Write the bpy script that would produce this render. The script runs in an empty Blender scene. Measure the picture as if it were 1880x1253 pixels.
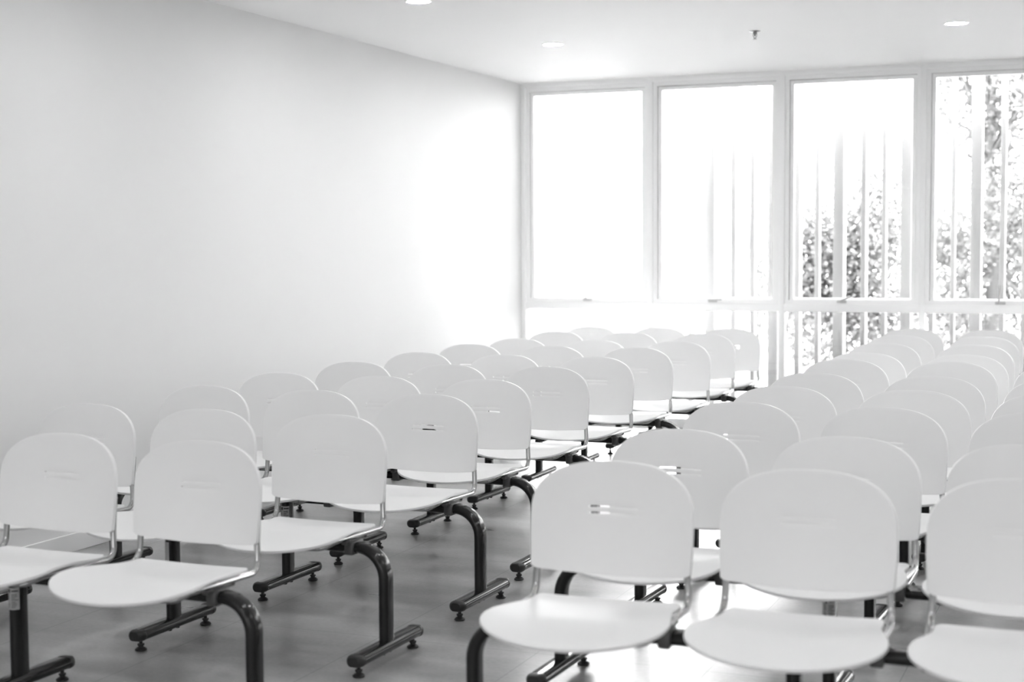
import bpy, bmesh, math, random
from mathutils import Vector, Matrix

random.seed(7)
SC = bpy.context.scene
COL = SC.collection

# ------------------------------------------------------------------ materials
def mat(name, col, rough=0.5, spec=0.5, metal=0.0, noise=0.0, nscale=8.0, rnoise=0.0):
    m = bpy.data.materials.new(name); m.use_nodes = True
    nt = m.node_tree; b = nt.nodes['Principled BSDF']
    b.inputs['Base Color'].default_value = (col, col, col, 1)
    b.inputs['Roughness'].default_value = rough
    b.inputs['Specular IOR Level'].default_value = spec
    b.inputs['Metallic'].default_value = metal
    if noise or rnoise:
        tc = nt.nodes.new('ShaderNodeTexCoord'); n = nt.nodes.new('ShaderNodeTexNoise')
        n.inputs['Scale'].default_value = nscale; n.inputs['Detail'].default_value = 4
        nt.links.new(tc.outputs['Object'], n.inputs['Vector'])
        if noise:
            r = nt.nodes.new('ShaderNodeMapRange')
            r.inputs[3].default_value = max(0, col - noise); r.inputs[4].default_value = min(1, col + noise)
            nt.links.new(n.outputs['Fac'], r.inputs[0]); nt.links.new(r.outputs[0], b.inputs['Base Color'])
        if rnoise:
            r = nt.nodes.new('ShaderNodeMapRange')
            r.inputs[3].default_value = rough - rnoise; r.inputs[4].default_value = rough + rnoise
            nt.links.new(n.outputs['Fac'], r.inputs[0]); nt.links.new(r.outputs[0], b.inputs['Roughness'])
    return m

M_WALL = mat('white_wall_paint', 0.76, 0.6, 0.3, noise=0.01, nscale=3)
M_CEIL = mat('white_ceiling_paint', 0.92, 0.7, 0.2, noise=0.008, nscale=3)
M_BASE = mat('white_baseboard_gloss', 0.82, 0.3, 0.5, noise=0.01)
M_FRAME = mat('white_window_frame', 0.94, 0.4, 0.5, noise=0.01)
M_SHELL = mat('white_moulded_plastic', 0.82, 0.56, 0.38, noise=0.008, nscale=12, rnoise=0.04)
M_LEG = mat('dark_painted_steel', 0.014, 0.14, 0.35, noise=0.004, nscale=20)
M_CAP = mat('black_plastic_cap', 0.022, 0.45, 0.4, noise=0.003, nscale=20)
M_CHROME = mat('chrome_tube', 0.45, 0.13, 0.5, metal=1.0, noise=0.03, nscale=15)
M_BOLT = mat('grey_bracket_casting', 0.10, 0.3, 0.5, metal=0.4, noise=0.02, nscale=20)
M_PAPER = mat('sticker_paper', 0.55, 0.6, 0.3, noise=0.04, nscale=30)
M_INK = mat('sticker_ink', 0.03, 0.7, 0.2, noise=0.005)
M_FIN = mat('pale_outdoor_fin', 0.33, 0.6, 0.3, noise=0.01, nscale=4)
M_BARK = mat('tree_bark', 0.09, 0.9, 0.2, noise=0.03, nscale=10)
M_METAL = mat('brushed_metal', 0.3, 0.3, 0.5, metal=0.9, noise=0.05, nscale=20)
M_DARKMETAL = mat('dull_brass', 0.30, 0.4, 0.5, metal=0.6, noise=0.03, nscale=20)
M_HANDLE = mat('grey_window_handle', 0.55, 0.35, 0.5, noise=0.02)
M_GROUND = mat('outdoor_paving', 0.30, 0.9, 0.2, noise=0.06, nscale=2)

def glass_mat(c=0.95, nm='window_glass'):
    m = bpy.data.materials.new(nm); m.use_nodes = True
    nt = m.node_tree; nt.nodes.clear()
    o = nt.nodes.new('ShaderNodeOutputMaterial'); mx = nt.nodes.new('ShaderNodeMixShader')
    t = nt.nodes.new('ShaderNodeBsdfTransparent'); g = nt.nodes.new('ShaderNodeBsdfGlossy')
    f = nt.nodes.new('ShaderNodeFresnel'); f.inputs['IOR'].default_value = 1.5
    t.inputs['Color'].default_value = (c, c, c, 1); g.inputs['Roughness'].default_value = 0.02
    nt.links.new(f.outputs[0], mx.inputs[0]); nt.links.new(t.outputs[0], mx.inputs[1]); nt.links.new(g.outputs[0], mx.inputs[2])
    nt.links.new(mx.outputs[0], o.inputs[0])
    return m
M_GLASS = glass_mat()
FILL_GLASS = glass_mat(0.29, 'added_fill_glass')  # dims the sky entering through the added fill strip

def leaf_mat(name, a, b):
    m = bpy.data.materials.new(name); m.use_nodes = True
    nt = m.node_tree; nt.nodes.clear()
    o = nt.nodes.new('ShaderNodeOutputMaterial'); mx = nt.nodes.new('ShaderNodeMixShader'); mx.inputs[0].default_value = 0.3
    d = nt.nodes.new('ShaderNodeBsdfDiffuse'); t = nt.nodes.new('ShaderNodeBsdfTranslucent')
    gi = nt.nodes.new('ShaderNodeNewGeometry'); r = nt.nodes.new('ShaderNodeMapRange')
    r.inputs[3].default_value = a; r.inputs[4].default_value = b
    nt.links.new(gi.outputs['Random Per Island'], r.inputs[0])
    nt.links.new(r.outputs[0], d.inputs[0]); nt.links.new(r.outputs[0], t.inputs[0])
    nt.links.new(d.outputs[0], mx.inputs[1]); nt.links.new(t.outputs[0], mx.inputs[2]); nt.links.new(mx.outputs[0], o.inputs[0])
    return m
M_LEAF = leaf_mat('tree_leaf', 0.125, 0.185)

def emit_mat(name, s):
    m = bpy.data.materials.new(name); m.use_nodes = True
    nt = m.node_tree; nt.nodes.clear()
    o = nt.nodes.new('ShaderNodeOutputMaterial'); e = nt.nodes.new('ShaderNodeEmission')
    e.inputs[1].default_value = s; nt.links.new(e.outputs[0], o.inputs[0]); return m
M_LAMP = emit_mat('lamp_diffuser_glow', 46.0)

def floor_mat():
    m = bpy.data.materials.new('grey_stone_tile'); m.use_nodes = True
    nt = m.node_tree; L = nt.links; b = nt.nodes['Principled BSDF']
    tc = nt.nodes.new('ShaderNodeTexCoord'); sep = nt.nodes.new('ShaderNodeSeparateXYZ'); L.new(tc.outputs['Object'], sep.inputs[0])
    def mth(op, a, bb=None):
        n = nt.nodes.new('ShaderNodeMath'); n.operation = op
        for i, v in enumerate((a, bb)):
            if v is None: continue
            if isinstance(v, (int, float)): n.inputs[i].default_value = v
            else: L.new(v, n.inputs[i])
        return n.outputs[0]
    def joint(c, off, per, w):
        t = mth('FRACT', mth('DIVIDE', mth('SUBTRACT', c, off), per))
        d = mth('MULTIPLY', mth('MINIMUM', t, mth('SUBTRACT', 1.0, t)), per)
        return mth('LESS_THAN', d, w)
    jx = joint(sep.outputs[0], 3.190 - 0.592 * 10, 0.592, 0.0014); jy = joint(sep.outputs[1], -6.325 - 13.3, 1.33, 0.0014)
    j = mth('MAXIMUM', jx, jy)
    # per tile tone
    cx = mth('FLOOR', mth('DIVIDE', mth('SUBTRACT', sep.outputs[0], 3.190 - 5.92), 0.592)); cy = mth('FLOOR', mth('DIVIDE', mth('SUBTRACT', sep.outputs[1], -19.625), 1.33))
    cmb = nt.nodes.new('ShaderNodeCombineXYZ'); L.new(cx, cmb.inputs[0]); L.new(cy, cmb.inputs[1])
    wn = nt.nodes.new('ShaderNodeTexWhiteNoise'); L.new(cmb.outputs[0], wn.inputs['Vector'])
    mp = nt.nodes.new('ShaderNodeMapping'); L.new(tc.outputs['Object'], mp.inputs[0]); mp.inputs['Scale'].default_value = (0.9, 2.4, 1)
    n1 = nt.nodes.new('ShaderNodeTexNoise'); n1.inputs['Scale'].default_value = 1.6; n1.inputs['Detail'].default_value = 4; n1.inputs['Roughness'].default_value = 0.5
    L.new(mp.outputs[0], n1.inputs['Vector'])
    n2 = nt.nodes.new('ShaderNodeTexNoise'); n2.inputs['Scale'].default_value = 60; n2.inputs['Detail'].default_value = 3
    L.new(mp.outputs[0], n2.inputs['Vector'])
    t = mth('ADD', mth('ADD', mth('MULTIPLY', n1.outputs['Fac'], 0.74), mth('MULTIPLY', n2.outputs['Fac'], 0.22)), mth('MULTIPLY', wn.outputs[0], 0.015))
    base = mth('MAXIMUM', mth('ADD', t, -0.19), 0.02)
    col = mth('MULTIPLY', base, mth('SUBTRACT', 1.0, mth('MULTIPLY', j, 0.65)))
    L.new(col, b.inputs['Base Color'])
    r = nt.nodes.new('ShaderNodeMapRange'); r.inputs[1].default_value = 0.3; r.inputs[2].default_value = 0.7; r.inputs[3].default_value = 0.27; r.inputs[4].default_value = 0.38
    L.new(n1.outputs['Fac'], r.inputs[0]); L.new(r.outputs[0], b.inputs['Roughness'])
    bp = nt.nodes.new('ShaderNodeBump'); bp.inputs['Strength'].default_value = 0.05; bp.inputs['Distance'].default_value = 0.002
    L.new(n2.outputs['Fac'], bp.inputs['Height']); L.new(bp.outputs[0], b.inputs['Normal'])
    b.inputs['Specular IOR Level'].default_value = 1.0
    return m
M_FLOOR = floor_mat()

# ------------------------------------------------------------------ helpers
def tag(o, label=None, cat=None, group=None, kind=None):
    if label: o['label'] = label
    if cat: o['category'] = cat
    if group: o['group'] = group
    if kind: o['kind'] = kind
    return o

def link(o, parent=None):
    COL.objects.link(o)
    if parent: o.parent = parent
    return o

def empty(name, loc, rz=0.0):
    o = bpy.data.objects.new(name, None); o.empty_display_size = 0.1
    o.location = loc; o.rotation_euler = (0, 0, rz); return link(o)

def finish(bm, name, mats, parent=None, smooth=40):
    bmesh.ops.recalc_face_normals(bm, faces=bm.faces)
    me = bpy.data.meshes.new(name); bm.to_mesh(me); bm.free()
    for m in (mats if isinstance(mats, (list, tuple)) else [mats]): me.materials.append(m)
    if smooth:
        me.polygons.foreach_set('use_smooth', [True] * len(me.polygons))
        me.set_sharp_from_angle(angle=math.radians(smooth))
    o = bpy.data.objects.new(name, me); return link(o, parent)

def add_box(bm, x0, x1, y0, y1, z0, z1, bev=0.0, mi=0, seg=2):
    vs = [bm.verts.new((x, y, z)) for x in (x0, x1) for y in (y0, y1) for z in (z0, z1)]
    idx = [(0, 1, 3, 2), (4, 6, 7, 5), (0, 4, 5, 1), (2, 3, 7, 6), (0, 2, 6, 4), (1, 5, 7, 3)]
    fs = [bm.faces.new([vs[i] for i in f]) for f in idx]
    for f in fs: f.material_index = mi
    if bev:
        es = list({e for f in fs for e in f.edges})
        r = bmesh.ops.bevel(bm, geom=es, offset=bev, segments=seg, profile=0.5, affect='EDGES')
        for f in r['faces']: f.material_index = mi

def add_loops(bm, loops, cap=True, closed=False, mi=0):
    vl = [[bm.verts.new(p) for p in lp] for lp in loops]
    n = len(vl[0]); m = len(vl)
    for i in range(m if closed else m - 1):
        a, b = vl[i], vl[(i + 1) % m]
        for k in range(n):
            f = bm.faces.new((a[k], a[(k + 1) % n], b[(k + 1) % n], b[k])); f.material_index = mi
    if cap and not closed:
        for lp in (vl[0], vl[-1]):
            f = bm.faces.new(lp); f.material_index = mi

def stadium(w, h, n=8):
    """flat oval outline, w wide (first axis), h high (second axis)"""
    r = h / 2; a = w / 2 - r; pts = []
    for i in range(n + 1):
        t = -math.pi / 2 + math.pi * i / n; pts.append((a + r * math.cos(t), r * math.sin(t)))
    for i in range(n + 1):
        t = math.pi / 2 + math.pi * i / n; pts.append((-a + r * math.cos(t), r * math.sin(t)))
    return pts

def add_tube(bm, pts, r, n=12, cap=True, mi=0):
    pts = [Vector(p) for p in pts]; loops = []; up = None
    for i, p in enumerate(pts):
        t = (pts[min(i + 1, len(pts) - 1)] - pts[max(i - 1, 0)]).normalized()
        if up is None:
            up = t.orthogonal().normalized()
        else:
            up = (up - t * up.dot(t)).normalized()
        s = t.cross(up)
        loops.append([p + (up * math.cos(2 * math.pi * k / n) + s * math.sin(2 * math.pi * k / n)) * r for k in range(n)])
    add_loops(bm, loops, cap, mi=mi)

def add_lathe(bm, prof, c=(0, 0, 0), n=24, mi=0):
    loops = [[(c[0] + r * math.cos(2 * math.pi * k / n), c[1] + r * math.sin(2 * math.pi * k / n), c[2] + z) for k in range(n)] for r, z in prof]
    add_loops(bm, loops, True, mi=mi)

def round_path(pts, rad, n=7):
    pts = [Vector(p) for p in pts]; out = [pts[0]]
    for i in range(1, len(pts) - 1):
        a, b, c = pts[i - 1], pts[i], pts[i + 1]
        u = (a - b).normalized(); v = (c - b).normalized(); ang = u.angle(v); d = rad / math.tan(ang / 2)
        d = min(d, (a - b).length * .49, (c - b).length * .49); rr = d * math.tan(ang / 2)
        p0, p1 = b + u * d, b + v * d; cen = b + (u + v).normalized() * (rr / math.sin(ang / 2))
        e0, e1 = p0 - cen, p1 - cen; tot = e0.angle(e1)
        for k in range(n + 1):
            t = k / n; s = math.sin(tot)
            out.append(cen + e0 * (math.sin((1 - t) * tot) / s) + e1 * (math.sin(t * tot) / s))
    out.append(pts[-1]); return out

def apply_mods(o):
    dg = bpy.context.evaluated_depsgraph_get()
    me = bpy.data.meshes.new_from_object(o.evaluated_get(dg), preserve_all_data_layers=True, depsgraph=dg)
    old = o.data; o.modifiers.clear(); o.data = me; me.name = old.name
    bpy.data.meshes.remove(old)
    me.polygons.foreach_set('use_smooth', [True] * len(me.polygons)); me.set_sharp_from_angle(angle=math.radians(50))
    return o

# ------------------------------------------------------------------ camera (calibrated)
CAM = Vector((4.42217, -10.96521, 1.36359)); YAW, PIT, ROL, FPX = -0.38991, -0.06134, -0.00552, math.exp(7.92034)
fw = Vector((math.sin(YAW) * math.cos(PIT), math.cos(YAW) * math.cos(PIT), math.sin(PIT)))
rt = Vector((math.cos(YAW), -math.sin(YAW), 0)); up = rt.cross(fw)
r2 = rt * math.cos(ROL) + up * math.sin(ROL); u2 = up * math.cos(ROL) - rt * math.sin(ROL)
cd = bpy.data.cameras.new('camera'); cam = bpy.data.objects.new('camera', cd); link(cam)
cam.matrix_world = Matrix(((r2.x, u2.x, -fw.x, CAM.x), (r2.y, u2.y, -fw.y, CAM.y), (r2.z, u2.z, -fw.z, CAM.z), (0, 0, 0, 1)))
cd.sensor_width = 36; cd.sensor_fit = 'HORIZONTAL'; cd.lens = FPX / 1880 * 36
cd.clip_end = 200
cd.dof.use_dof = True; cd.dof.focus_distance = 6.6; cd.dof.aperture_fstop = 2.5
SC.camera = cam

# ------------------------------------------------------------------ room shell
RX, RY, RH = 8.10, -12.6, 2.651
def structure(bm, name, m, label, cat, smooth=0):
    return tag(finish(bm, name, m, smooth=smooth), label, cat, kind='structure')

bm = bmesh.new(); add_box(bm, -0.2, RX + .2, RY - .2, 0.12, -0.15, 0); structure(bm, 'floor', M_FLOOR, 'polished grey tile floor under all the benches', 'floor')
bm = bmesh.new(); add_box(bm, -0.2, RX + .2, RY - .2, 0.12, RH, RH + .2); structure(bm, 'ceiling', M_CEIL, 'flat white ceiling with recessed downlights', 'ceiling')
bm = bmesh.new(); add_box(bm, -0.2, 0, RY, 0.12, 0, RH); structure(bm, 'wall_left', M_WALL, 'plain white side wall left of the benches', 'wall')
bm = bmesh.new(); add_box(bm, RX, RX + .2, RY, 0.12, 0, RH); structure(bm, 'wall_right', M_WALL, 'plain white side wall right of the benches', 'wall')
NX0, NX1, NZ0, NZ1 = 0.6, 7.4, 0.45, 2.25      # unseen glass strip added behind the camera as frontal fill light
bm = bmesh.new(); add_box(bm, -0.2, RX + .2, RY - .2, RY, 0, NZ0); add_box(bm, -0.2, RX + .2, RY - .2, RY, NZ1, RH)
add_box(bm, -0.2, NX0, RY - .2, RY, NZ0, NZ1); add_box(bm, NX1, RX + .2, RY - .2, RY, NZ0, NZ1)
for k in range(1, 4): add_box(bm, NX0 + k * 1.7 - .03, NX0 + k * 1.7 + .03, RY - .15, RY - .02, NZ0, NZ1)
structure(bm, 'wall_near', M_WALL, 'white wall with an added fill-light glass strip behind the camera', 'wall')
bm = bmesh.new(); add_box(bm, NX0, NX1, RY - .09, RY - .08, NZ0, NZ1)
structure(bm, 'window_%d' % 9, FILL_GLASS, 'added tinted glass strip for front fill light, unseen behind the camera', 'window')  # invented opening, lights the chair fronts; no known window here
bm = bmesh.new(); add_box(bm, 0, 0.012, RY, -0.03, 0, 0.084, 0.003); structure(bm, 'baseboard_left', M_BASE, 'low white baseboard along the left wall', 'baseboard')

# window wall: mullions, transom, head and sill as one grid
NB = 8
MX = [0.0] + [1.057 + 1.005 * k for k in range(NB - 1)] + [RX]
ZT = 0.918
bm = bmesh.new()
for i, x in enumerate(MX):
    h = 0.019
    if i == 0: add_box(bm, 0, 0.036, -0.005, 0.09, 0, RH, .003)
    elif i == NB: add_box(bm, RX - .036, RX, -0.005, 0.09, 0, RH, .003)
    else: add_box(bm, x - h, x + h, -0.005, 0.09, 0, RH, .003)
add_box(bm, 0, RX, -0.003, 0.09, 0.892, 0.948, .003)
add_box(bm, 0, RX, -0.003, 0.09, RH - .036, RH, .003)
add_box(bm, 0, RX, -0.004, 0.09, 0, 0.07, .003)
structure(bm, 'wall_far', M_FRAME, 'white window wall grid of mullions and a transom rail', 'wall', 30)

def ring(bm, x0, x1, z0, z1, w, y0, y1, bev=.002):
    """rectangular frame, mitred, with a rectangular section"""
    o = [(x0, z0), (x1, z0), (x1, z1), (x0, z1)]; i = [(x0 + w, z0 + w), (x1 - w, z0 + w), (x1 - w, z1 - w), (x0 + w, z1 - w)]
    vo0 = [bm.verts.new((a, y0, b)) for a, b in o]; vi0 = [bm.verts.new((a, y0, b)) for a, b in i]
    vo1 = [bm.verts.new((a, y1, b)) for a, b in o]; vi1 = [bm.verts.new((a, y1, b)) for a, b in i]
    for k in range(4):
        n = (k + 1) % 4
        bm.faces.new((vo0[k], vo0[n], vi0[n], vi0[k])); bm.faces.new((vo1[n], vo1[k], vi1[k], vi1[n]))
        bm.faces.new((vi0[k], vi0[n], vi1[n], vi1[k])); bm.faces.new((vo0[n], vo0[k], vo1[k], vo1[n]))

LEVER = {1: 12, 2: 86, 3: 66, 4: 4}
for k in range(NB):
    xa = MX[k] + (.036 if k == 0 else .019); xb = MX[k + 1] - (.036 if k == NB - 1 else .019)
    n = k + 1
    bm = bmesh.new(); ring(bm, xa, xb, 0.948, RH - .036, 0.030, 0.016, 0.085); ring(bm, xa + .001, xb - .001, 0.949, RH - .037, 0.044, 0.072, 0.084)
    w = finish(bm, 'window_%d' % n, M_FRAME, smooth=0)
    words = {1: 'white framed window beside the left wall, showing only white sky', 2: 'white framed window second from the left wall, faint shrub behind its right edge',
             3: 'white framed window third from the left wall, trees in its lower half', 4: 'white framed window at the right edge of the picture, full of foliage'}
    tag(w, words.get(n, 'white framed window further right along the window wall, bay %d' % n), 'window', kind='structure')
    bm = bmesh.new(); ring(bm, xa + .034, xb - .034, 0.976 - .018, RH - .070, 0.026, 0.036, 0.07)
    finish(bm, 'sash', M_FRAME, w, 0)
    bm = bmesh.new(); add_box(bm, xa + .05, xb - .05, 0.044, 0.050, 0.98, RH - .09); finish(bm, 'pane', M_GLASS, w, 0)
    bm = bmesh.new(); add_box(bm, xa - .004, xb + .004, 0.044, 0.050, 0.066, 0.892); finish(bm, 'lower_pane', M_GLASS, w, 0)
    if n <= 4:
        hx = {1: 0.545, 2: 1.54, 3: 2.50, 4: 3.60}[n]
        bm = bmesh.new()
        add_box(bm, hx - .035, hx + .035, 0.006, 0.026, 0.958, 0.980, .004)
        a = math.radians(LEVER[n]); c = Vector((hx - .01, 0.000, 0.972)); d = Vector((math.sin(a), 0, math.cos(a)))
        L = .12 if n == 4 else .085
        add_tube(bm, [c + Vector((0, .012, 0)), c + Vector((0, -.004, 0)), c + Vector((0, -.012, 0)) + d * .012, c + Vector((0, -.014, 0)) + d * L], 0.0065, 8)
        finish(bm, 'handle', M_HANDLE, w, 40)

# ------------------------------------------------------------------ benches
P = 0.5250; HWB = 0.226; ZB, ZTOP = 0.4945, 0.7875
BY = 0.20            # back plane of the seat shells, from the bench centre line
def back_y(u, z): return BY - 0.030 + 0.10 * (z - ZB) + 0.028 * (1 - u * u)

def backrest_mesh():
    xs = sorted(set([-math.sin(t * math.pi / 2 / 14) for t in range(15)] + [math.sin(t * math.pi / 2 / 14) for t in range(15)]))
    s = 0.0700 / HWB
    xs = sorted([x for x in xs if min(abs(x - s), abs(x + s)) > 0.03] + [s, -s])
    zrow = [0.0, .02, .05, .12, .25, .38, .50]; H = ZTOP - ZB
    sl = [(.6515 - ZB) / H, (.6563 - ZB) / H, (.6680 - ZB) / H, (.6728 - ZB) / H]
    ts = sorted(zrow + sl + [.68, .76, .84, .91, .96, 1.0])
    bm = bmesh.new(); g = []
    for t in ts:
        row = []
        for u in xs:
            n = 2.55; top = ZTOP - .150 * (1 - (max(0.0, 1 - abs(u) ** n)) ** (1 / n))
            bot = ZB - .015 * (1 - u * u) + .007 * max(0.0, (abs(u) - .90) / .10) ** 2.5
            z = bot + (top - bot) * t
            x = HWB * u * (1 - .022 * max(0.0, (.62 - z) / .13) ** 1.5)
            row.append(bm.verts.new((x, back_y(u, z), z)))
        g.append(row)
    eps = 1e-6
    for i in range(len(ts) - 1):
        for k in range(len(xs) - 1):
            slot = xs[k] >= -s - eps and xs[k + 1] <= s + eps and any(abs(ts[i] - sl[j]) < eps and abs(ts[i + 1] - sl[j + 1]) < eps for j in (0, 2))
            if not slot: bm.faces.new((g[i][k], g[i][k + 1], g[i + 1][k + 1], g[i + 1][k]))
    loose = [v for v in bm.verts if not v.link_faces]
    for v in loose: bm.verts.remove(v)
    o = finish(bm, 'backrest', M_SHELL)
    # front (-y) face must be the outside for the solidify direction
    if sum(p.normal.y * p.area for p in o.data.polygons) > 0: o.data.flip_normals()
    m = o.modifiers.new('s', 'SOLIDIFY'); m.thickness = 0.011; m.offset = -1
    m = o.modifiers.new('b', 'BEVEL'); m.width = 0.0042; m.segments = 3; m.limit_method = 'ANGLE'; m.angle_limit = math.radians(50)
    return apply_mods(o)

def seat_mesh():
    us = sorted(set([-math.sin(t * math.pi / 2 / 14) for t in range(15)] + [math.sin(t * math.pi / 2 / 14) for t in range(15)]))
    vs = [0, .02, .05, .1, .18, .28, .38, .48, .58, .68, .76, .83, .89, .94, .975, 1.0]
    bm = bmesh.new(); g = []
    for v in vs:
        row = []
        for u in us:
            fr = -0.512 + .160 * (1 - math.sqrt(max(0.0, 1 - u * u)))      # half-ellipse front
            re = -0.030 - .020 * max(0.0, (abs(u) - .90) / .10) ** 2.5
            y = re + (fr - re) * v
            t = min(1.0, max(0.0, (-y - .12) / .23)); hw = 0.202 + 0.038 * t * t * (3 - 2 * t)
            z = 0.416 + .062 * (-y - .03)                      # rises a little to the front
            d = max(0.0, (-y - .29)) / .222; z -= .038 * d ** 1.8  # waterfall front
            z += .010 * abs(u) ** 3 * math.exp(-((y + .26) / .16) ** 2) - .009 * (1 - u * u) * math.exp(-((y + .17) / .12) ** 2)
            z += .008 * max(0.0, 1 - (-y - .03) / .06) ** 2
            row.append(bm.verts.new((hw * u, BY + y, z)))
        g.append(row)
    for i in range(len(vs) - 1):
        for k in range(len(us) - 1): bm.faces.new((g[i][k], g[i][k + 1], g[i + 1][k + 1], g[i + 1][k]))
    o = finish(bm, 'seat', M_SHELL)
    if sum(p.normal.z * p.area for p in o.data.polygons) < 0: o.data.flip_normals()
    m = o.modifiers.new('s', 'SOLIDIFY'); m.thickness = 0.009; m.offset = -1
    m = o.modifiers.new('b', 'BEVEL'); m.width = 0.003; m.segments = 2; m.limit_method = 'ANGLE'; m.angle_limit = math.radians(50)
    return apply_mods(o)

RT = 0.0095
def frame_mesh():
    bm = bmesh.new()
    x = 0.210
    def yb(z): return back_y(x / HWB, z) + .009 + RT
    side = [(x, yb(.60), .60), (x, yb(.50), .50), (x + .005, yb(.49) - .004, .4105), (x + .001, BY - .345, .4190), (x - .022, BY - .385, .402)]
    L = [(-a, b, c) for a, b, c in side]
    path = round_path(side + L[::-1], 0.040)
    add_tube(bm, path, RT, 12)
    # screws on the tubes behind the shell
    return finish(bm, 'seat_frame', M_CHROME)

ZBM = 0.378; TW, TH = 0.064, 0.036; LX = 0.847; RC = 0.100; LYO = 0.0
def beam_mesh():
    bm = bmesh.new(); pr = stadium(TW, TH)
    xe = LX - RC
    add_loops(bm, [[(x, LYO + a, ZBM + b) for a, b in pr] for x in (-xe, -P / 2, 0, P / 2, xe)])
    return finish(bm, 'beam', M_LEG)

def bracket_mesh():
    bm = bmesh.new()
    add_box(bm, -.017, .017, LYO - .039, LYO + .039, ZBM - .024, ZBM + .022, .006)
    add_box(bm, -.011, .011, LYO - .066, LYO + .070, ZBM + .016, ZBM + .030, .003)
    for y in (-.055, .060):
        add_lathe(bm, [(.0075, 0), (.0085, .002), (.0085, .010), (.006, .013)], (0.008, LYO + y, ZBM + .022), 10)
    return finish(bm, 'bracket', M_BOLT)

ZF = 0.056
def curved_leg_mesh():
    bm = bmesh.new(); pr = stadium(TW, TH); loops = []
    xe = LX - RC
    def loop(cx, cz, ang):   # ang 0: running along +x, 90: running down
        nx, nz = math.sin(ang), math.cos(ang)
        return [(cx + b * nx, LYO + a, cz + b * nz) for a, b in pr]
    N = 12
    for k in range(N + 1):
        t = math.pi / 2 * k / N
        loops.append(loop(xe + RC * math.sin(t), ZBM - RC + RC * math.cos(t), t))
    loops.append(loop(LX, .18, math.pi / 2)); loops.append(loop(LX, ZF, math.pi / 2))
    add_loops(bm, loops)
    return finish(bm, 'leg', M_LEG)
def mid_leg_mesh():
    bm = bmesh.new(); pr = stadium(TW, TH)
    add_loops(bm, [[(b, LYO + a, z) for a, b in pr] for z in (ZF, .2, ZBM)])
    return finish(bm, 'leg', M_LEG)
def foot_mesh():
    """flat oval bar along y with rounded plastic end caps; local to the leg foot"""
    bm = bmesh.new(); hl = 0.232; r = TW / 2; pr = stadium(TW, TH)
    def loop(y, s, sz=1.0): return [(a * s, LYO + y, ZF + b * sz) for a, b in pr]
    body = hl - .034
    add_loops(bm, [loop(-body, 1), loop(0, 1), loop(body, 1)])
    for sg in (-1, 1):
        lp = [loop(sg * (body + .0005), 1.03, 1.05), loop(sg * (body + .004), 1.03, 1.05)]
        for k in range(1, 8):
            t = k / 8; lp.append(loop(sg * (body + .004 + .030 * t), 1.03 * math.sqrt(1 - (t * .93) ** 2), 1.05 * (1 - .28 * t ** 3)))
        add_loops(bm, lp, mi=1)
    for y in (-.025, .02): add_lathe(bm, [(.007, 0), (.009, .004), (.009, .010)], (0, LYO + y, ZF - .027), 10)
    return finish(bm, 'foot_bar', [M_LEG, M_CAP])
def glide_mesh():
    bm = bmesh.new()
    add_lathe(bm, [(.017, 0), (.020, .002), (.020, .006), (.014, .011), (.009, .013), (.009, .018), (.012, .0185), (.012, .024), (.006, .0245), (.006, ZF - .010)], (0, 0, 0), 16)
    return finish(bm, 'levelling_glide', M_CAP)

def sticker_mesh(z0, z1, peeled=False):
    """paper label wrapped round the front edge of a flat oval leg, with an icon and lines of print"""
    bm = bmesh.new(); full = stadium(TW + .0008, TH + .0008, 10)
    # outline points facing the front (-y): a negative half
    arc = sorted([p for p in full if p[0] < .012], key=lambda p: math.atan2(p[1], -p[0] - .005))
    pts = [(b, LYO + a) for a, b in arc]
    lens = [0]
    for i in range(1, len(pts)): lens.append(lens[-1] + math.dist(pts[i], pts[i - 1]))
    tot = lens[-1]
    def at(s, off=0.0):
        s *= tot
        for i in range(1, len(pts)):
            if lens[i] >= s - 1e-9:
                f = (s - lens[i - 1]) / max(1e-9, lens[i] - lens[i - 1])
                x = pts[i - 1][0] + (pts[i][0] - pts[i - 1][0]) * f; y = pts[i - 1][1] + (pts[i][1] - pts[i - 1][1]) * f
                nx, ny = -(pts[i][1] - pts[i - 1][1]), (pts[i][0] - pts[i - 1][0]); l = math.hypot(nx, ny) or 1
                nx, ny = nx / l, ny / l
                if nx * x + ny * (y - LYO) < 0: nx, ny = -nx, -ny
                return x + nx * off, y + ny * off
        return pts[-1]
    def patch(s0, s1, za, zb, off, mi, n):
        rows = [[bm.verts.new((*at(s0 + (s1 - s0) * k / n, off), z)) for k in range(n + 1)] for z in (za, zb)]
        for k in range(n):
            f = bm.faces.new((rows[0][k], rows[0][k + 1], rows[1][k + 1], rows[1][k])); f.material_index = mi
    H = z1 - z0
    if peeled:
        patch(.30, .62, z0, z1, .0006, 0, 10)
    else:
        patch(.12, .97, z0, z1, .0006, 0, 18)
        rnd = random.Random(3)
        patch(.36, .48, z1 - .22 * H, z1 - .06 * H, .0011, 1, 4)
        patch(.54, .90, z1 - .17 * H, z1 - .11 * H, .0011, 1, 6)
        for q, zz in enumerate((.29, .37, .45, .53, .63, .71, .79, .87)):
            patch(.30, .30 + rnd.uniform(.08, .17), z1 - (zz + .030) * H, z1 - zz * H, .0011, 1, 4)
            patch(.54, .54 + rnd.uniform(.18, .38), z1 - (zz + .030) * H, z1 - zz * H, .0011, 1, 6)
    return finish(bm, 'label_sticker', [M_PAPER, M_INK])

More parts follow.
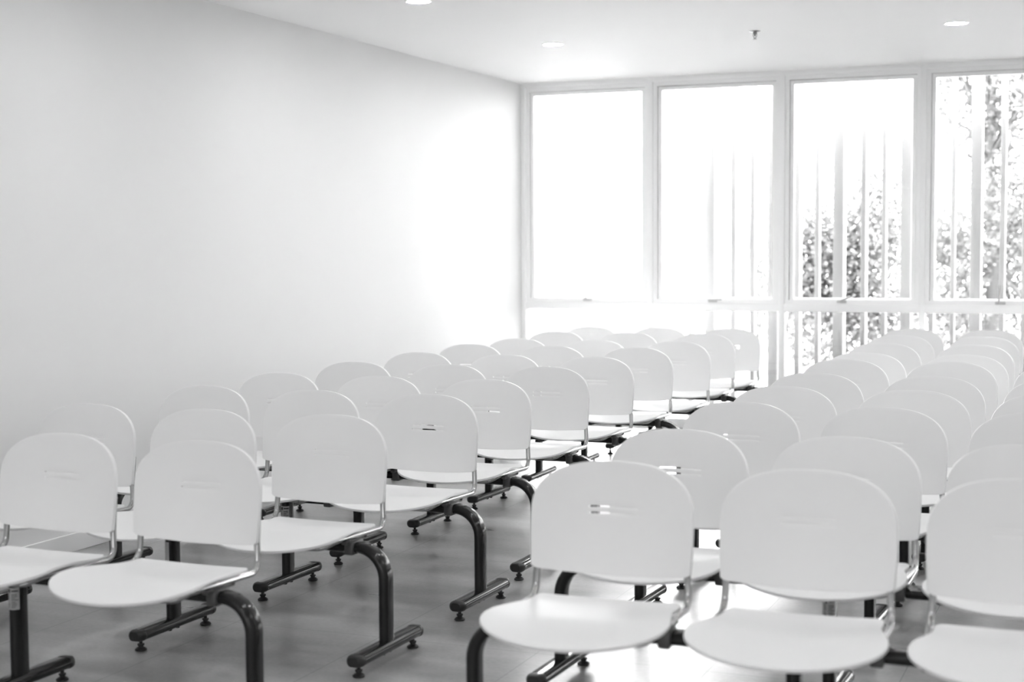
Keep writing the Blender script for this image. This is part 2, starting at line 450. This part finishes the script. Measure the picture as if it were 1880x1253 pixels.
def make_bench():
    root = empty('beam_bench', (0, 0, 0))
    bk, st, fr = backrest_mesh(), seat_mesh(), frame_mesh()
    parts = [(bk, 'backrest'), (st, 'seat'), (fr, 'seat_frame')]
    for src, nm in parts:
        for i, cx in enumerate((-P, 0, P)):
            o = src if i == 0 else link(src.copy())
            o.parent = root; o.location = (cx, 0, 0)
    bmo = beam_mesh(); bmo.parent = root
    br = bracket_mesh(); first = True
    for cx in (-P, 0, P):
        for sx in (-1, 1):
            o = br if first else link(br.copy()); first = False
            o.parent = bmo; o.location = (cx + sx * .203, 0, 0)
            if sx < 0: o.rotation_euler = (0, 0, 0)
    cl = curved_leg_mesh(); ml = mid_leg_mesh(); ft = foot_mesh(); gl = glide_mesh()
    cl2 = link(cl.copy()); cl2.rotation_euler = (0, 0, math.pi)
    nf = ng = 0
    for leg, fx in ((cl, LX), (ml, 0.0), (cl2, LX)):
        leg.parent = root
        f = ft if nf == 0 else link(ft.copy()); nf += 1
        f.parent = leg; f.location = (fx, 0, 0)
        for y in (-.190, .190):
            g = gl if ng == 0 else link(gl.copy()); ng += 1
            g.parent = leg; g.location = (fx, LYO + y, 0)
    return root, ml

def kids(o): return [c for c in bpy.data.objects if c.parent is o]
def copy_tree(o, parent=None):
    c = o.copy(); COL.objects.link(c); c.parent = parent
    for ch in kids(o): copy_tree(ch, c)
    return c

# (x, y, turn) of the aisle-side chair of every bench, near row first
LEFT = [(1.83386, -7.16717, -0.01786), (1.85430, -6.39489, -0.01474), (1.85244, -5.61043, -0.01245), (1.79988, -4.91136, -0.00392), (1.80482, -4.16908, 0.00973), (1.80475, -3.45278, -0.02707), (1.78918, -2.67483, 0.00508), (1.84120, -2.03458, 0.01196), (1.77794, -1.16395, 0.01866), (1.79546, -0.48766, 0.00951)]
RIGHT = [(3.14380, -7.15259, 0.04237), (3.11408, -6.39542, -0.02759), (3.09469, -5.50057, -0.04182), (3.10642, -4.81930, 0.00469), (3.10216, -4.12336, 0.00306), (3.08543, -3.23012, 0.00165), (3.09892, -2.69557, -0.00125), (3.06972, -1.82297, -0.00268), (3.04424, -0.96410, -0.00370), (3.01716, -0.16608, 0.00227)]
ORD = ['nearest the camera', 'second row from the camera', 'third row from the camera', 'fourth row from the camera', 'fifth row from the camera', 'sixth row from the camera']
ORD += ['fourth row from the windows', 'third row from the windows', 'second row from the windows', 'row closest to the windows']
proto, midleg = make_bench()
benches = {}
first = True
copies = {}
for side, rows, sg in (('left', LEFT, -1), ('right', RIGHT, 1)):
    for i, (x, y, t) in enumerate(rows):
        if first: o = proto; first = False
        else: o = copy_tree(proto)
        benches[side, i] = o
        lx, ly = sg * P, -BY
        o.location = (x + lx * math.cos(t) - ly * math.sin(t), y + lx * math.sin(t) + ly * math.cos(t), 0)
        o.rotation_euler = (0, 0, t)
        where = 'left block by the plain wall' if side == 'left' else 'right block across the aisle'
        tag(o, 'white three-seat beam bench, %s, %s' % (where, ORD[i]), 'bench', 'white beam benches in the %s block' % side)
# paper labels on the middle legs that show one
def mid_leg_of(b):
    for c in kids(b):
        if c.data and c.data.name.startswith('leg') and abs(max(v.co.x for v in c.data.vertices)) < .1: return c
stk = sticker_mesh(.278, .345); stk.parent = mid_leg_of(benches['left', 0]); stk['label'] = 'pale printed paper label'
for key in (('left', 2), ('right', 1)):
    c = stk.copy(); COL.objects.link(c); c.parent = mid_leg_of(benches[key])
c = sticker_mesh(.278, .345, True); c.parent = mid_leg_of(benches['left', 1]); c['label'] = 'torn grey paper label'

# ------------------------------------------------------------------ ceiling fittings
def downlight(name):
    t = empty(name, (0, 0, RH))
    bm = bmesh.new(); n = 32
    add_lathe_open(bm, [(.0605, -.001), (.0605, -.004), (.066, -.006), (.072, -.003), (.0725, 0)], n)
    finish(bm, 'rim', M_FRAME, t)
    bm = bmesh.new(); add_lathe(bm, [(.002, -.0048), (.045, -.0045), (.060, -.0035), (.060, 0)], (0, 0, 0), n)
    finish(bm, 'diffuser', M_LAMP, t)
    return t
def add_lathe_open(bm, prof, n):
    loops = [[(r * math.cos(2 * math.pi * k / n), r * math.sin(2 * math.pi * k / n), z) for k in range(n)] for r, z in prof]
    add_loops(bm, loops, False)
dl = downlight('ceiling_downlight')
spots = [(1.045, -2.043), (3.480, -1.910), (0.993, -3.870), (3.45, -3.80), (5.90, -1.90), (5.90, -3.80),
         (1.0, -5.72), (3.45, -5.70), (5.90, -5.70), (1.0, -7.6), (3.45, -7.6), (5.9, -7.6), (1.0, -9.5), (3.45, -9.5), (5.9, -9.5), (1.0, -11.4), (3.45, -11.4), (5.9, -11.4)]
words = {0: 'round recessed downlight glowing in the ceiling above the left benches, nearest the window corner', 1: 'round recessed downlight glowing in the ceiling above the fourth window',
         2: 'round downlight cut by the top edge of the picture'}
for i, (x, y) in enumerate(spots):
    o = dl if i == 0 else copy_tree(dl)
    o.location = (x, y, RH)
    tag(o, words.get(i, 'round recessed downlight in the ceiling outside the picture'), 'ceiling light', 'round recessed downlights')

t = empty('ceiling_sprinkler', (2.34, -2.066, RH + .0005))
tag(t, 'small metal fire sprinkler hanging from the white ceiling between two downlights', 'sprinkler')
bm = bmesh.new(); add_lathe(bm, [(.034, 0), (.034, -.002), (.028, -.005), (.014, -.007)], (0, 0, 0), 24); finish(bm, 'escutcheon', M_METAL, t)
bm = bmesh.new(); add_lathe(bm, [(.012, -.004), (.012, -.016), (.007, -.018), (.005, -.030)], (0, 0, 0), 16)
add_tube(bm, [(.010, 0, -.014), (.012, 0, -.026), (.004, 0, -.044)], .002, 8); add_tube(bm, [(-.010, 0, -.014), (-.012, 0, -.026), (-.004, 0, -.044)], .002, 8)
finish(bm, 'body', M_DARKMETAL, t)
bm = bmesh.new(); add_lathe(bm, [(.004, -.040), (.005, -.046), (.013, -.048), (.013, -.0495), (.002, -.050)], (0, 0, 0), 16); finish(bm, 'deflector', M_DARKMETAL, t)

# ------------------------------------------------------------------ outside
bm = bmesh.new(); add_box(bm, -30, 40, -40, 60, -0.30, -0.16); structure(bm, 'ground', M_GROUND, 'paved ground outside the windows', 'ground')
scr = empty('sun_screen', (0, 0.4, -0.1)); tag(scr, 'row of white vertical fins standing outside the windows', 'sun screen')
x0 = 2.402 - .495 * 4
k = 0
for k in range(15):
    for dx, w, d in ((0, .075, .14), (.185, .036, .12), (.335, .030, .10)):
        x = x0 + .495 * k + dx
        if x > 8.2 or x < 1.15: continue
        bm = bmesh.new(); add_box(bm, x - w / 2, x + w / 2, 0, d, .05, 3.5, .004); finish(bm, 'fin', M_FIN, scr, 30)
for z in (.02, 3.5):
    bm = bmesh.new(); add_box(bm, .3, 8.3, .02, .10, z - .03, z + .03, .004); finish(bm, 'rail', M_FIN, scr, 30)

def tree(x, y, h, blobs, n, label, lw=.05, seed=1):
    rnd = random.Random(seed)
    t = empty('tree', (x, y, -.1)); tag(t, label, 'tree', 'trees outside the windows')
    bm = bmesh.new()
    path = [(0, 0, 0), (.03, .02, h * .25), (-.04, 0, h * .5), (.02, .03, h * .85)]
    pts = [Vector(p) for p in path]
    loops = []
    for i, p in enumerate(pts):
        r = .09 * h / 4 * (1 - .75 * i / 3)
        loops.append([p + Vector((math.cos(a) * r, math.sin(a) * r, 0)) for a in [2 * math.pi * q / 10 for q in range(10)]])
    add_loops(bm, loops); finish(bm, 'trunk', M_BARK, t)
    bm = bmesh.new()
    for (bx, by, bz, br) in blobs:
        a = pts[1] if bz < h * .5 else pts[2]; e = Vector((bx, by, bz)); mdl = (a + e) / 2 + Vector((0, 0, .1))
        add_tube(bm, [a, mdl, e], .018, 6)
    finish(bm, 'branches', M_BARK, t)
    verts, faces = [], []
    vol = [b[3] ** 2 for b in blobs]; tot = sum(vol)
    for (bx, by, bz, br), v in zip(blobs, vol):
        # clumps inside each blob, leaves inside each clump: gaps of sky between
        nc = max(5, int(30 * br))
        cl = []
        for _ in range(nc):
            d = Vector((rnd.gauss(0, 1), rnd.gauss(0, 1), rnd.gauss(0, 1))).normalized() * br * rnd.uniform(.35, 1) ; cl.append(Vector((bx, by, bz)) + d)
        for _ in range(int(n * v / tot)):
            c = rnd.choice(cl); q = c + Vector((rnd.gauss(0, .13), rnd.gauss(0, .13), rnd.gauss(0, .12)))
            ax = Vector((rnd.gauss(0, 1), rnd.gauss(0, 1), rnd.gauss(0, .7))).normalized(); sd = ax.orthogonal().normalized()
            sd = (Matrix.Rotation(rnd.uniform(0, 6.28), 3, ax) @ sd); l = lw * rnd.uniform(.7, 1.4); w = l * .42; nrm = ax.cross(sd)
            i = len(verts)
            verts += [q, q + ax * l * .4 + sd * w + nrm * w * .3, q + ax * l, q + ax * l * .4 - sd * w + nrm * w * .3]
            faces += [(i, i + 1, i + 2), (i, i + 2, i + 3)]
    me = bpy.data.meshes.new('foliage'); me.from_pydata([tuple(v) for v in verts], [], faces); me.materials.append(M_LEAF)
    link(bpy.data.objects.new('foliage', me), t)
    return t

def blobs(rnd, n, rx, ry, z0, z1, r0, r1):
    return [(rnd.uniform(-rx, rx), rnd.uniform(-ry, ry), rnd.uniform(z0, z1), rnd.uniform(r0, r1)) for _ in range(n)]
R_ = random.Random(11)
tree(3.05, 6.1, 4.8, blobs(R_, 46, .62, .5, .5, 4.9, .28, .48), 20000, 'tall leafy tree filling the fourth window at the right edge', .055, 1)
tree(1.84, 3.7, 2.5, blobs(R_, 12, .44, .35, .3, 1.2, .24, .34) + blobs(R_, 16, .46, .35, .9, 1.75, .22, .34) + [(.5, .1, .8, .3), (.48, -.1, 1.3, .3), (.5, 0, 1.7, .28), (.45, .1, 2.1, .28), (.3, 0, 2.0, .26), (-.35, 0, 1.75, .2)], 11000, 'bushy mid-height tree behind the third window', .05, 2)
tree(0.55, 5.6, 1.9, blobs(R_, 6, .22, .3, .5, 1.9, .14, .24), 900, 'small sparse shrub showing faintly through the second window', .05, 3)
tree(5.6, 5.6, 4.4, blobs(R_, 20, .6, .5, .6, 4.2, .3, .5), 7000, 'leafy tree outside, right of the picture edge', .06, 4)

# ------------------------------------------------------------------ light
w = bpy.data.worlds.new('overcast_sky'); SC.world = w; w.use_nodes = True
bg = w.node_tree.nodes['Background']; bg.inputs[0].default_value = (1, 1, 1, 1); bg.inputs[1].default_value = 5.2
for k in range(NB):
    ld = bpy.data.lights.new('window_portal', 'AREA'); ld.shape = 'RECTANGLE'; ld.size = 1.0; ld.size_y = RH - .1
    ld.cycles.is_portal = True
    lo = bpy.data.objects.new('window_portal', ld); link(lo); lo.location = ((MX[k] + MX[k + 1]) / 2, 0.10, RH / 2)
    lo.rotation_euler = (-math.pi / 2, 0, 0)

sd = bpy.data.lights.new('sun', 'SUN'); sd.energy = 0.4; sd.angle = math.radians(3)
so = bpy.data.objects.new('sun', sd); link(so); so.location = (4, -10, 14)
so.rotation_euler = Vector((-.25, .55, -1)).normalized().to_track_quat('-Z', 'Y').to_euler()

ld = bpy.data.lights.new('added_fill_portal', 'AREA'); ld.shape = 'RECTANGLE'; ld.size = NX1 - NX0; ld.size_y = NZ1 - NZ0; ld.cycles.is_portal = True  # sky portal for the added fill strip
lo = bpy.data.objects.new('added_fill_portal', ld); link(lo); lo.location = ((NX0 + NX1) / 2, RY - .2, (NZ0 + NZ1) / 2); lo.rotation_euler = (math.pi / 2, 0, 0)

vs = SC.view_settings
vs.view_transform = 'Standard'; vs.look = 'None'; vs.gamma = 1; vs.exposure = 2.24; vs.use_curve_mapping = False
SC.cycles.max_bounces = 14; SC.cycles.diffuse_bounces = 8; SC.cycles.glossy_bounces = 6; SC.cycles.transparent_max_bounces = 16
SC.cycles.use_denoising = True
SC.cycles.sample_clamp_indirect = 10
